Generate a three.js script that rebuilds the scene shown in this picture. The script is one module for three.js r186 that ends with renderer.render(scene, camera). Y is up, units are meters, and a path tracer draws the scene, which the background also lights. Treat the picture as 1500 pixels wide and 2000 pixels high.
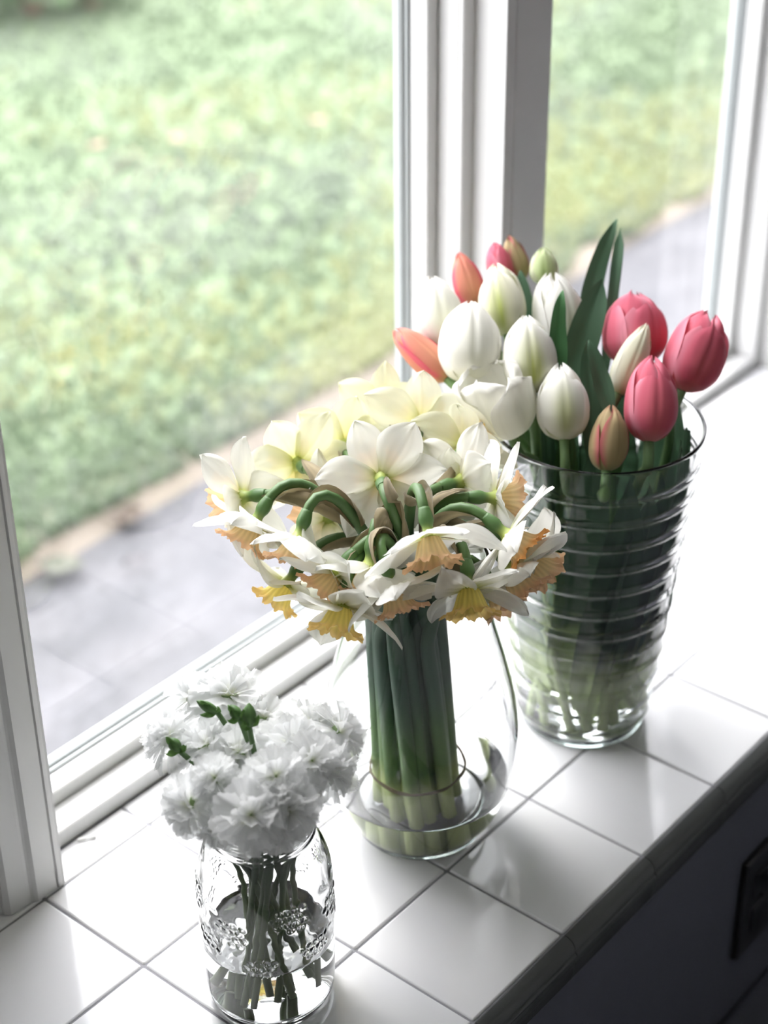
import * as THREE from 'three';
import { RoundedBoxGeometry } from 'three/addons/geometries/RoundedBoxGeometry.js';
import { mergeGeometries, mergeVertices, toCreasedNormals } from 'three/addons/utils/BufferGeometryUtils.js';
import { ImprovedNoise } from 'three/addons/math/ImprovedNoise.js';

// ------------------------------------------------------------------ camera, sky, sun, exposure
const scene = new THREE.Scene();
const V = (x, y, z) => new THREE.Vector3(x, y, z);
const rad = (d) => d * Math.PI / 180;
const camera = new THREE.PerspectiveCamera(33.0453, 0.75, 0.05, 100);
camera.position.set(-0.7892, 0.9162, 0.6079);
camera.rotation.order = 'YXZ';
camera.rotation.set(rad(-30.8985), rad(-49.806), rad(-0.6854));
camera.focus = 1.19;
camera.userData.fStop = 4.0;
scene.add(camera);
camera.updateMatrixWorld(true);

const renderer = new THREE.WebGLRenderer({ antialias: true });
renderer.toneMapping = THREE.LinearToneMapping;
renderer.toneMappingExposure = 3.4;
renderer.shadowMap.enabled = true;

{ // a bright, thinly overcast sky
  const w = 64, h = 32, d = new Float32Array(w * h * 4);
  for (let j = 0; j < h; j++) for (let i = 0; i < w; i++) {
    const e = ((j + 0.5) / h - 0.5) * Math.PI, s = Math.max(0, Math.sin(e)), l = e > 0 ? 0.85 + 0.3 * s : 0.42, k = (j * w + i) * 4;
    d[k] = l * 0.99; d[k + 1] = l * 0.985; d[k + 2] = l * 1.03; d[k + 3] = 1;
  }
  const t = new THREE.DataTexture(d, w, h, THREE.RGBAFormat, THREE.FloatType);
  t.mapping = THREE.EquirectangularReflectionMapping;
  t.magFilter = t.minFilter = THREE.LinearFilter; t.needsUpdate = true;
  scene.background = t;
  scene.backgroundIntensity = 2.35;
}
const sun = new THREE.DirectionalLight(new THREE.Color(1.0, 0.985, 0.95), 0.75); // veiled by thin cloud: soft
sun.position.set(3.4, 13, -8.2); sun.target.position.set(0, 0, 0);
sun.castShadow = true; sun.shadow.radius = 34;
Object.assign(sun.shadow.camera, { left: -5, right: 5, top: 5, bottom: -5, near: 1, far: 40 });
sun.shadow.mapSize.set(2048, 2048);
scene.add(sun, sun.target);

// ------------------------------------------------------------------ helpers
const F = 3371.05;                                  // focal length in pixels of the 1500 x 2000 frame
const at = (px, py, depth) => V((px - 750) / F * depth, -(py - 1000) / F * depth, -depth).applyMatrix4(camera.matrixWorld);
const camDir = (x, y, z) => V(x, y, z).normalize().transformDirection(camera.matrixWorld);   // x right, y up, z towards the viewer
const TOWARDS = camDir(0, 0, 1);
function rng(seed) { let a = seed >>> 0; return () => { a = (a + 0x6D2B79F5) >>> 0; let t = a; t = Math.imul(t ^ (t >>> 15), t | 1); t ^= t + Math.imul(t ^ (t >>> 7), t | 61); return ((t ^ (t >>> 14)) >>> 0) / 4294967296; }; }
const noise = new ImprovedNoise();
const mix = (a, b, t) => a + (b - a) * t;
const mix3 = (a, b, t) => [mix(a[0], b[0], t), mix(a[1], b[1], t), mix(a[2], b[2], t)];
const sat = (x) => Math.min(1, Math.max(0, x));
const smooth = (a, b, x) => { const t = sat((x - a) / (b - a)); return t * t * (3 - 2 * t); };
function curve1(keys, t) { // smooth interpolation through [t, value] keys
  let i = 0; while (i < keys.length - 2 && t > keys[i + 1][0]) i++;
  const [t0, v0] = keys[i], [t1, v1] = keys[i + 1], u = sat((t - t0) / (t1 - t0));
  const m = (k) => k <= 0 || k >= keys.length - 1 ? (k <= 0 ? (keys[1][1] - keys[0][1]) / (keys[1][0] - keys[0][0]) : (keys[k][1] - keys[k - 1][1]) / (keys[k][0] - keys[k - 1][0])) : (keys[k + 1][1] - keys[k - 1][1]) / (keys[k + 1][0] - keys[k - 1][0]);
  const h = t1 - t0, u2 = u * u, u3 = u2 * u;
  return (2 * u3 - 3 * u2 + 1) * v0 + (u3 - 2 * u2 + u) * h * m(i) + (-2 * u3 + 3 * u2) * v1 + (u3 - u2) * h * m(i + 1);
}
const taken = new Map();
function numbered(n) { const k = taken.get(n) || 0; taken.set(n, k + 1); return k ? n + '_' + String(k).padStart(3, '0') : n; }
function thing(name, label, category, pos = [0, 0, 0], group, kind) {
  const o = new THREE.Group(); o.name = numbered(name); scene.add(o); o.position.set(...pos);
  o.userData = { label, category };
  if (group) o.userData.group = group;
  if (kind) o.userData.kind = kind;
  return o;
}
const shadowed = (m) => { m.castShadow = m.receiveShadow = true; return m; };
function part(parent, name, geo, mat, label) {
  const m = shadowed(new THREE.Mesh(geo, mat)); m.name = name; if (label) m.userData.label = label; parent.add(m); return m;
}
function struct(name, geo, mat, label, category) {
  const m = shadowed(new THREE.Mesh(geo, mat)); m.name = name; m.userData = { kind: 'structure', label, category }; scene.add(m); return m;
}
// a sheet: fn(u in 0..1, v in 0..1) -> [position, linear colour]
function sheet(nu, nv, fn, wrapU = false) {
  const pos = [], col = [], uv = [], idx = [], W = wrapU ? nu : nu + 1;
  for (let j = 0; j <= nv; j++) for (let i = 0; i < W; i++) {
    const [p, c] = fn(i / nu, j / nv); pos.push(p.x, p.y, p.z); if (c) col.push(c[0], c[1], c[2]); uv.push(i / nu, j / nv);
  }
  for (let j = 0; j < nv; j++) for (let i = 0; i < nu; i++) {
    const a = j * W + i, b = j * W + (i + 1) % W, c = a + W, d = b + W; idx.push(a, b, d, a, d, c);
  }
  const g = new THREE.BufferGeometry();
  g.setAttribute('position', new THREE.Float32BufferAttribute(pos, 3));
  g.setAttribute('uv', new THREE.Float32BufferAttribute(uv, 2));
  if (col.length) g.setAttribute('color', new THREE.Float32BufferAttribute(col, 3));
  g.setIndex(idx); g.computeVertexNormals(); return g;
}
// a closed round rod along a curve, its radius and colour running with t
function rod(curve, n, m, rf, cf, ridge = 0) {
  const P = [], Fr = []; let nrm = null, prev = null;
  for (let i = 0; i <= n; i++) {
    const t = i / n, p = curve.getPoint(t), tg = curve.getTangent(t).normalize();
    if (!nrm) { nrm = Math.abs(tg.y) < 0.9 ? V(0, 1, 0) : V(1, 0, 0); nrm.addScaledVector(tg, -nrm.dot(tg)).normalize(); }
    else { nrm.applyQuaternion(new THREE.Quaternion().setFromUnitVectors(prev, tg)); nrm.addScaledVector(tg, -nrm.dot(tg)).normalize(); }
    prev = tg.clone(); P.push(p); Fr.push([nrm.clone(), tg.clone().cross(nrm)]);
  }
  const ring = (j) => j === 0 ? [0, 0] : j === n + 2 ? [n, 0] : [j - 1, 1];
  return sheet(m, n + 2, (u, v) => {
    const [i, on] = ring(Math.round(v * (n + 2))), t = i / n, a = u * Math.PI * 2, r = on * rf(t) * (1 + ridge * Math.cos(a * 5));
    return [P[i].clone().addScaledVector(Fr[i][0], Math.cos(a) * r).addScaledVector(Fr[i][1], Math.sin(a) * r), cf && cf(t, a)];
  }, true);
}
const bez = (...p) => p.length === 4 ? new THREE.CubicBezierCurve3(...p) : new THREE.CatmullRomCurve3(p, false, 'centripetal');
function outward(g) { // faces outwards, whatever the order they were listed in
  const p = g.attributes.position, ix = g.index.array; let vol = 0; const a = V(), b = V(), c = V();
  for (let i = 0; i < ix.length; i += 3) { a.fromBufferAttribute(p, ix[i]); b.fromBufferAttribute(p, ix[i + 1]); c.fromBufferAttribute(p, ix[i + 2]); vol += a.dot(b.cross(c)); }
  if (vol < 0) for (let i = 0; i < ix.length; i += 3) { const t = ix[i]; ix[i] = ix[i + 1]; ix[i + 1] = t; }
  g.computeVertexNormals(); return g;
}
function revolve(profile, seg, disp) {
  const n = profile.length - 1;
  return outward(sheet(seg, n, (u, v) => {
    const k = Math.round(v * n), [r, y] = profile[k], a = u * Math.PI * 2, d = disp ? disp(a, r, y, k) : 0;
    return [V(Math.cos(a) * (r + d), y, Math.sin(a) * (r + d))];
  }, true));
}
const box = (x0, x1, y0, y1, z0, z1) => new THREE.BoxGeometry(x1 - x0, y1 - y0, z1 - z0).translate((x0 + x1) / 2, (y0 + y1) / 2, (z0 + z1) / 2);
const rbox = (x0, x1, y0, y1, z0, z1, r, s = 2) => new RoundedBoxGeometry(x1 - x0, y1 - y0, z1 - z0, s, r).translate((x0 + x1) / 2, (y0 + y1) / 2, (z0 + z1) / 2);
const M = (o) => new THREE.MeshPhysicalMaterial(o);
const lin = (r, g, b) => new THREE.Color().setRGB(r, g, b);
function tex(n, fn, srgb = true) { // fn(x, y in 0..1) -> [r, g, b] 0..1
  const d = new Uint8Array(n * n * 4);
  for (let j = 0; j < n; j++) for (let i = 0; i < n; i++) { const c = fn(i / n, j / n), k = (j * n + i) * 4; for (let q = 0; q < 3; q++) d[k + q] = Math.round(255 * sat(c[q])); d[k + 3] = 255; }
  const t = new THREE.DataTexture(d, n, n); t.wrapS = t.wrapT = THREE.RepeatWrapping; t.magFilter = THREE.LinearFilter; t.minFilter = THREE.LinearMipmapLinearFilter; t.generateMipmaps = true;
  if (srgb) t.colorSpace = THREE.SRGBColorSpace; t.needsUpdate = true; return t;
}
const tile3 = (x, y, s, z) => { // noise that repeats over the unit square
  const a = noise.noise(x * s, y * s, z), b = noise.noise((x - 1) * s, y * s, z), c = noise.noise(x * s, (y - 1) * s, z), d = noise.noise((x - 1) * s, (y - 1) * s, z);
  return mix(mix(a, b, x), mix(c, d, x), y);
};

// ------------------------------------------------------------------ materials of the setting
const paintBump = tex(256, (x, y) => { const v = 0.5 + 0.3 * tile3(x, y, 24, 3.3) + 0.2 * tile3(x, y, 60, 8.1); return [v, v, v]; }, false);
const paint = M({ color: lin(0.69, 0.69, 0.68), roughness: 0.42, bumpMap: paintBump, bumpScale: 0.0003 });
const beadMat = M({ color: lin(0.42, 0.45, 0.45), roughness: 0.35 });
const glazeBump = tex(256, (x, y) => { const v = 0.5 + 0.5 * tile3(x, y, 3, 1.7) + 0.08 * tile3(x, y, 14, 4.1); return [v, v, v]; }, false);
const glazes = [[0.87, 0.87, 0.875], [0.86, 0.865, 0.875], [0.875, 0.87, 0.87]].map((c) => M({ color: lin(...c), roughness: 0.11, ior: 1.5, bumpMap: glazeBump, bumpScale: 0.0004 }));
const groutMat = M({ color: lin(0.30, 0.30, 0.32), roughness: 0.9 });
const slate = M({ color: lin(0.095, 0.10, 0.125), roughness: 0.5 });
const edgeMat = M({ color: lin(0.085, 0.09, 0.088), roughness: 0.22 });
const wallMat = M({ color: lin(0.88, 0.88, 0.87), roughness: 0.9 });
const floorMat = M({ color: lin(0.60, 0.53, 0.44), roughness: 0.5 });
const paneMat = M({ color: lin(0.99, 0.99, 0.99), roughness: 0, transmission: 1, thickness: 0, ior: 1.5 });
const glassMat = M({ color: lin(1, 1, 1), roughness: 0, transmission: 1, thickness: 0.003, ior: 1.5, attenuationColor: lin(0.86, 0.95, 0.92), attenuationDistance: 0.06 });
const waterMat = M({ color: lin(1, 1, 1), roughness: 0, transmission: 1, thickness: 0.05, ior: 1.333, attenuationColor: lin(0.93, 0.975, 0.94), attenuationDistance: 0.3 });

// ------------------------------------------------------------------ the room and its windows
const T = 0.108, ZC = -2 * T, ZF = -0.25, Z2 = -0.2773, Z3 = -0.2965, HEAD = 1.5, FLOOR = -1.12;
const W1 = [-0.195, 0.349], W2 = [0.413, 0.924];    // the two openings
{
  const big = [box(-1.9, -0.2, FLOOR, 1.75, -0.312, ZC - 0.012), box(0.93, 2.2, FLOOR, 1.75, -0.312, ZC - 0.012),
    box(-0.2, 0.93, HEAD, 1.75, -0.312, ZC - 0.012), box(-0.2, 0.93, FLOOR, -0.014, -0.312, ZF)];
  struct('wall_front', mergeGeometries(big), wallMat, 'painted wall round the two kitchen windows', 'wall');
  struct('wall_left', box(-2.0, -1.9, FLOOR, 1.75, -0.312, 2.5), wallMat, 'plain side wall of the room behind the viewer on the left', 'wall');
  struct('wall_right', box(2.2, 2.3, FLOOR, 1.75, -0.312, 2.5), wallMat, 'plain side wall of the room beyond the second window', 'wall');
  struct('wall_back', box(-2.0, 2.3, FLOOR, 1.75, 2.5, 2.6), wallMat, 'plain wall of the room opposite the windows', 'wall');
  struct('ceiling', box(-2.0, 2.3, 1.75, 1.85, -0.312, 2.6), wallMat, 'plain ceiling of the dim room', 'ceiling');
  struct('floor', box(-2.0, 2.3, FLOOR - 0.1, FLOOR, -0.312, 2.6), floorMat, 'wooden floor of the dim room', 'floor');
  struct('wall_below', box(-1.9, 2.2, FLOOR, -0.014, ZF, 0.112), slate, 'dark wall face below the tiled window ledge', 'wall');
  const ct = struct('countertop', rbox(-1.9, 2.2, -0.355, -0.315, 0.112, 0.72, 0.006), slate, 'dark counter below the window ledge at the lower right', 'counter');
}
// one side of a window frame, mitred; profile = [inward, z]; side: 0 sill, 1 right jamb, 2 head, 3 left jamb
function member(x0, x1, y0, y1, profile, side) {
  const put = (s, z, end) => side === 0 ? V(end ? x1 - s : x0 + s, y0 + s, z) : side === 1 ? V(x1 - s, end ? y1 - s : y0 + s, z) : side === 2 ? V(end ? x0 + s : x1 - s, y1 - s, z) : V(x0 + s, end ? y0 + s : y1 - s, z);
  const pos = [], uv = [];
  for (let i = 0; i < profile.length - 1; i++) {
    const [s0, z0] = profile[i], [s1, z1] = profile[i + 1], a = put(s0, z0, 0), b = put(s0, z0, 1), c = put(s1, z1, 1), d = put(s1, z1, 0);
    for (const [p, q, w] of [[a, b, c], [a, c, d]]) for (const k of [p, q, w]) { pos.push(k.x, k.y, k.z); uv.push((side % 2 ? k.y : k.x) * 4, (k.z + s0) * 4); }
  }
  const g = new THREE.BufferGeometry();
  g.setAttribute('position', new THREE.Float32BufferAttribute(pos, 3)); g.setAttribute('uv', new THREE.Float32BufferAttribute(uv, 2));
  g.computeVertexNormals(); return g;
}
function makeWindow(name, [x0, x1], label) {
  const w = thing(name, label, 'window', [0, 0, 0], null, 'structure');
  const s1 = 0.0144, s2 = 0.0274, b = 0.0012;
  const steps = [[0, ZF], [s1 - b, ZF], [s1, ZF - b], [s1, ZF - 0.005], [s1 - 0.0007, ZF - 0.0053], [s1 - 0.0007, ZF - 0.006], [s1, ZF - 0.0063], [s1, Z2 + 0.0013], [s1 - 0.003, Z2 + 0.0012], [s1 - 0.003, Z2], [s2 - b, Z2], [s2, Z2 - b], [s2, Z3 + 0.001], [s2 - 0.002, Z3 + 0.001], [s2 - 0.002, Z3], [s2 - 0.002, -0.316], [-0.03, -0.316]];
  const reveal = [[-0.004, ZC - 0.001], [0, ZC - 0.001], ...steps];
  const bead = [[s2 - 0.004, Z3 - 0.0004], [s2 + 0.0012, Z3 - 0.0004], [s2 + 0.0022, Z3 - 0.0016], [s2 + 0.0022, Z3 - 0.0036], [s2 + 0.0012, Z3 - 0.0042], [s2 + 0.004, Z3 - 0.0052], [s2 + 0.005, Z3 - 0.0075], [s2 + 0.005, Z3 - 0.014], [s2 - 0.004, Z3 - 0.02]];
  ['frame_sill', 'frame_jamb', 'frame_head', 'frame_jamb'].forEach((n, side) => {
    part(w, n, member(x0, x1, 0, HEAD, side === 0 ? steps : reveal, side), paint);
    part(w, 'glazing_bead', member(x0, x1, 0, HEAD, bead, side), beadMat, 'grey rubber glazing bead');
  });
  part(w, 'pane', new THREE.PlaneGeometry(x1 - x0 - 0.056, HEAD - 0.056).translate((x0 + x1) / 2, HEAD / 2, Z3 - 0.009), paneMat);
  return w;
}
makeWindow('window_1', W1, 'left window with a stepped white frame, its clear pane facing the lawn');
makeWindow('window_2', W2, 'narrow window behind the tulips with a stepped white frame and clear pane');
// vertical casings, extruded from their plan; z = ZC is the face
function casing(name, pts, label, mat = paint) {
  const s = new THREE.Shape(); pts.forEach(([x, z], i) => i ? s.lineTo(x, -z) : s.moveTo(x, -z));
  const g = new THREE.ExtrudeGeometry(s, { depth: HEAD + 0.05 - 0.0006, bevelEnabled: false }).rotateX(-Math.PI / 2).translate(0, 0.0006, 0);
  return struct(name, toCreasedNormals(g, rad(28)), mat, label, 'window trim');
}
const postShadePaint = M({ color: lin(0.58, 0.58, 0.59), roughness: 0.42, bumpMap: paintBump, bumpScale: 0.0003 });  // white frame paint greyed: the post's room-side shade is put into its colour
casing('trim_1', [[-0.1954, -0.312], [-0.1954, ZC - 0.0035], [-0.1962, ZC - 0.0012], [-0.2015, ZC], [-0.2022, ZC - 0.0018], [-0.2032, ZC - 0.0006], [-0.2215, ZC - 0.0002], [-0.2238, ZC - 0.0032], [-0.2256, ZC - 0.0042], [-0.2285, ZC - 0.0034], [-0.2440, ZC - 0.0046], [-0.2472, ZC - 0.0085], [-0.2476, -0.312]], 'white moulded casing at the left end of the ledge, chipped low on its edge');
casing('trim_2', [[0.3494, -0.312], [0.3494, ZC - 0.0025], [0.3496, ZC - 0.0008], [0.3510, ZC - 0.0004], [0.3605, ZC - 0.0004], [0.3609, ZC - 0.0012], [0.3619, ZC - 0.0012], [0.3624, ZC], [0.4116, ZC], [0.4126, ZC - 0.0012], [0.4126, -0.312]], 'white post between the two windows, shade of its room face in the colour', postShadePaint);
casing('trim_3', [[0.9244, -0.312], [0.9244, ZC - 0.0012], [0.9252, ZC], [0.975, ZC], [0.978, ZC - 0.004], [0.978, -0.312]], 'white post right of the narrow window, at the picture edge');
{ // chip in the left casing's paint edge: a thin raised flake
  const tr = scene.getObjectByName('trim_1'); part(tr, 'paint_flake', rbox(-0.2022, -0.2014, 0.002, 0.017, ZC - 0.0004, ZC + 0.0005, 0.0003, 1), paint);
}
// ------------------------------------------------------------------ the tiled ledge
{
  const sill = thing('window_sill', 'tiled window ledge of glossy white square tiles with thin grey grout', 'window sill', [0, 0, 0], null, 'structure');
  part(sill, 'grout', box(-0.9, 1.9, -0.014, -0.0016, ZF - 0.002, 0.1085), groutMat, 'grey grout');
  const r = rng(5), g = 0.0009;
  const cut = (x0, x1, z0, z1) => { const b = rbox(x0 + g, x1 - g, -0.012, 0, z0 + g, z1 - g, 0.0019, 3); return b; };
  const variants = {};
  for (let j = -2; j <= 0; j++) for (let i = -7; i < 16; i++) {
    const z0 = j * T, m = part(sill, 'tile', variants.full || (variants.full = cut(0, T, 0, T)), glazes[Math.floor(r() * 3)]);
    m.position.set(i * T + (r() - 0.5) * 0.0003, (r() - 0.5) * 0.0003, z0); m.rotation.set((r() - 0.5) * 0.002, (r() - 0.5) * 0.002, (r() - 0.5) * 0.002);
  }
  for (let i = -8; i < 16; i++) {
    const m = part(sill, 'tile', variants.strip || (variants.strip = cut(0, T, ZF + 0.0012, ZC)), glazes[Math.floor(r() * 3)]); m.position.set(i * T, 0, 0);
  }
  // edge pieces: rounded nose, a small bead, a flat skirt
  const pr = []; const N = 10;
  pr.push([0.1092, -0.010]); pr.push([0.1092, -0.0006]); pr.push([0.1098, 0]);
  for (let k = 0; k <= N; k++) { const a = k / N * Math.PI / 2; pr.push([0.1105 + 0.0085 * Math.sin(a), -0.0085 + 0.0085 * Math.cos(a)]); }
  pr.push([0.1190, -0.0105]);
  for (let k = 0; k <= 8; k++) { const a = k / 8 * Math.PI; pr.push([0.1190 + 0.0022 * Math.sin(a), -0.0132 + 0.0022 * Math.cos(a)]); }
  pr.push([0.1188, -0.018]); pr.push([0.1185, -0.036]); pr.push([0.1165, -0.039]); pr.push([0.112, -0.039]); pr.push([0.110, -0.030]);
  const s = new THREE.Shape(); pr.forEach(([z, y], k) => k ? s.lineTo(-z, y) : s.moveTo(-z, y));
  const eg = toCreasedNormals(new THREE.ExtrudeGeometry(s, { depth: T - 0.0014, bevelEnabled: true, bevelSize: 0.0004, bevelThickness: 0.0004, bevelSegments: 1 }).rotateY(Math.PI / 2).translate(0.0007, 0, 0), rad(35));
  for (let i = -7; i < 16; i++) { const m = part(sill, 'edge_tile', eg, edgeMat, 'dark rounded edge tile'); m.position.set(i * T, -0.0004, 0); }
}
{ // power outlet on the dark wall below
  const o = thing('power_outlet', 'black double power outlet on the dark wall under the ledge, lower right', 'outlet', [0.312, -0.182, 0.112]);
  const m1 = M({ color: lin(0.018, 0.017, 0.02), roughness: 0.35 }), m2 = M({ color: lin(0.008, 0.008, 0.01), roughness: 0.3 });
  part(o, 'cover_plate', rbox(-0.036, 0.036, -0.058, 0.058, 0, 0.0065, 0.003, 3), m1);
  for (const y of [0.021, -0.021]) {
    const k = part(o, 'socket', rbox(-0.017, 0.017, y - 0.0145, y + 0.0145, 0.003, 0.0082, 0.0018, 2), m2);
    for (const x of [-0.006, 0.006]) part(k, 'slot', box(x - 0.001, x + 0.001, y - 0.001, y + 0.007, 0.0078, 0.0084), m1);
  }
  part(o, 'screw', new THREE.CylinderGeometry(0.003, 0.003, 0.002, 16).rotateX(Math.PI / 2).translate(0, 0, 0.007), m2);
}
{ // splinter of wood by the frame
  const p = V(-0.152, 0.0016, -0.2405);
  const m = shadowed(new THREE.Mesh(rod(bez(V(-0.0062, 0, -0.004), V(-0.002, 0.0006, -0.001), V(0.002, 0.0006, 0.0012), V(0.0062, 0, 0.004)), 6, 8, (t) => 0.0012 + 0.0003 * Math.sin(t * 9), null), M({ color: lin(0.84, 0.84, 0.82), roughness: 0.8 })));
  m.name = 'wood_splinter'; m.position.copy(p); m.userData = { label: 'tiny pale splinter lying on the ledge against the window frame', category: 'splinter' }; scene.add(m);
}

// ------------------------------------------------------------------ outdoors
const GROUND = -0.9;
const lawnY = (x, z) => GROUND + 0.03 + 0.02 * noise.noise(x * 1.3, 5, z * 1.3) + 0.16 * smooth(-2.2, -6, z) * (z < -2.2 ? 1 : 0) + 0.05 * smooth(3, 8, x);
{
  const pt = tex(512, (x, y) => {
    const a = tile3(x, y, 6, 1.1), b = tile3(x, y, 16, 7.7), c = tile3(x, y, 60, 2.2), d = tile3(x, y, 130, 6.2); const v = 0.29 + 0.08 * a + 0.07 * b + 0.06 * c + 0.05 * d;
    return [v * (1 + 0.015 * b), v, v * (1.035 - 0.02 * b)];
  });
  const path = sheet(120, 30, (u, v) => { const x = -6 + 20 * u, z = -1.86 + 1.44 * v; return [V(x, GROUND + 0.012 * noise.noise(x * 2, 1, z * 2), z)]; });
  const uv = path.attributes.uv; for (let i = 0; i < uv.count; i++) uv.setXY(i, uv.getX(i) * 20 / 1.6, uv.getY(i) * 1.44 / 1.6);
  struct('path', outward(path), M({ map: pt, roughness: 0.95, bumpMap: pt, bumpScale: 0.008 }), 'pale grey gravel path running between the house and the lawn', 'path');
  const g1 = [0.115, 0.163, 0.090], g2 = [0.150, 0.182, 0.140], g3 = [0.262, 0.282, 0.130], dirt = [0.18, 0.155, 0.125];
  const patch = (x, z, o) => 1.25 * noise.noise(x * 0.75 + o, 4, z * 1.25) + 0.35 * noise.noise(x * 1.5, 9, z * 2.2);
  const kinds = (x, z, pick = 0.5) => { // lush and bluish grass mixed; yellowish patches are sunlight put into tuft colour
    const lush = patch(x, z, 3), dry = patch(x, z, 9);  // dry marks where the sunlit patches are coloured in
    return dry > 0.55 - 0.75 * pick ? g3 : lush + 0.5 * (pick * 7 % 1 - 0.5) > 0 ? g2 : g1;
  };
  const lawn = sheet(110, 70, (u, v) => {
    const x = -4 + 16 * u, zz = -1.72 - 9.3 * v * v - 0.001, z = zz + (v === 0 ? 0.05 * noise.noise(x * 3, 0, 1) : 0), e = smooth(0.16, 0.02, -1.74 - z + 0.08 * noise.noise(x * 5, 3, 0));
    return [V(x, lawnY(x, z) - 0.04 * smooth(0.06, 0, -1.72 - z), z), mix3(mix3(g1, [0.12, 0.145, 0.09], 0.4), dirt, e)];
  });
  struct('lawn', lawn, M({ vertexColors: true, roughness: 1, side: THREE.DoubleSide }), 'green lawn sloping up beyond the gravel path', 'lawn');
  // grass blades: nobody could count them
  const r = rng(11), blades = [];
  for (let k = 0; k < 6; k++) {
    const a = r() * 6.28, lean = 0.25 + 0.5 * r(), h = 0.6 + 0.4 * r(), ox = (r() - 0.5) * 0.7, oz = (r() - 0.5) * 0.7;
    blades.push(sheet(1, 3, (u, v) => [V(ox + Math.cos(a) * lean * v * v + Math.sin(a) * (u - 0.5) * 0.16 * (1 - v * 0.96), h * (v - 0.25 * lean * v * v), oz + Math.sin(a) * lean * v * v - Math.cos(a) * (u - 0.5) * 0.16 * (1 - v * 0.96))]));
  }
  const tuft = mergeGeometries(blades), COUNT = 84000;
  const gm = new THREE.InstancedMesh(tuft, M({ color: 0xffffff, roughness: 0.8, transmission: 0.3, thickness: 0, side: THREE.DoubleSide }), COUNT);
  const m4 = new THREE.Matrix4(), q = new THREE.Quaternion(), up = V(0, 1, 0), c = new THREE.Color();
  for (let i = 0; i < COUNT; i++) {
    const z = -1.76 - Math.pow(r(), 1.5) * 4.6, x = -2.2 + r() * (4.7 + 2.2 * -z), s = 0.022 + 0.022 * r();
    q.setFromAxisAngle(up, r() * 6.28);
    m4.compose(V(x, lawnY(x, z) - 0.004, z + 0.08 * noise.noise(x * 5, 3, 0)), q, V(s, s * (0.8 + 0.6 * r()), s)); gm.setMatrixAt(i, m4);
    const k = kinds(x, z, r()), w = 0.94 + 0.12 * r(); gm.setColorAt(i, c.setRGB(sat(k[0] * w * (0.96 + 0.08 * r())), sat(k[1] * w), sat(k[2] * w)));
  }
  gm.name = 'grass'; gm.castShadow = gm.receiveShadow = true;
  gm.userData = { kind: 'stuff', label: 'short green grass covering the lawn outside, sunlit patches coloured in yellowish', category: 'grass' }; scene.add(gm);
  // fallen leaves
  const leafGeo = (seed) => { const q2 = rng(seed), w = 0.55 + 0.2 * q2(), cu = 0.25 + 0.3 * q2(); return sheet(8, 10, (u, v) => { const s = (u - 0.5) * 2, wd = w * Math.pow(Math.sin(Math.PI * Math.min(1, v * 0.94 + 0.03)), 0.8); return [V(s * wd * 0.5, cu * (s * s * 0.35 + (v - 0.5) * (v - 0.5)) + 0.03 * Math.sin(9 * v + 5 * s), v - 0.5)]; }); };
  const brown = M({ color: lin(0.06, 0.045, 0.035), roughness: 0.9, side: THREE.DoubleSide }), tan = M({ color: lin(0.36, 0.27, 0.21), roughness: 0.9, side: THREE.DoubleSide });
  const groundAt = (px, py) => {
    const d = at(px, py, 1).sub(camera.position), w = camera.position.clone().addScaledVector(d, (GROUND + 0.02 - camera.position.y) / d.y);
    if (w.z < -1.75) for (let n = 0; n < 40; n++) { const k = (lawnY(w.x, w.z) + 0.03 - camera.position.y) / d.y; w.lerp(camera.position.clone().addScaledVector(d, k), 0.6); }
    return w;
  };
  const drop = (px, py, size, mat, label, group) => {
    const w = groundAt(px, py);
    const m = shadowed(new THREE.Mesh(leafGeo(px), mat)); m.name = numbered('fallen_leaf'); m.position.copy(w); m.scale.setScalar(size); m.rotation.y = px; m.userData = { label, category: 'leaf' }; if (group) m.userData.group = group; scene.add(m);
  };
  drop(250, 1012, 0.075, brown, 'dark brown fallen leaf on the gravel path near the lawn edge');
  drop(120, 1108, 0.085, M({ color: lin(0.075, 0.08, 0.06), roughness: 0.9, side: THREE.DoubleSide }), 'greenish fallen leaf on the gravel path beside the left casing');
  drop(265, 1098, 0.05, M({ color: lin(0.085, 0.08, 0.085), roughness: 0.9, side: THREE.DoubleSide }), 'small grey fallen leaf lowest on the gravel path');
  for (const [x, y, l] of [[190, 287, 'pale tan fallen leaf on the lawn, leftmost of the three'], [345, 275, 'pale tan fallen leaf on the lawn, between the other two'], [620, 240, 'pale tan fallen leaf on the lawn nearest the window post']]) drop(x, y, 0.055, tan, l);
  // shrubs along the top of the lawn
  const leafM = M({ color: lin(0.16, 0.25, 0.14), roughness: 0.8, transmission: 0.3, thickness: 0, side: THREE.DoubleSide });
  const twig = M({ color: lin(0.16, 0.12, 0.09), roughness: 0.9 });
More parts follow.
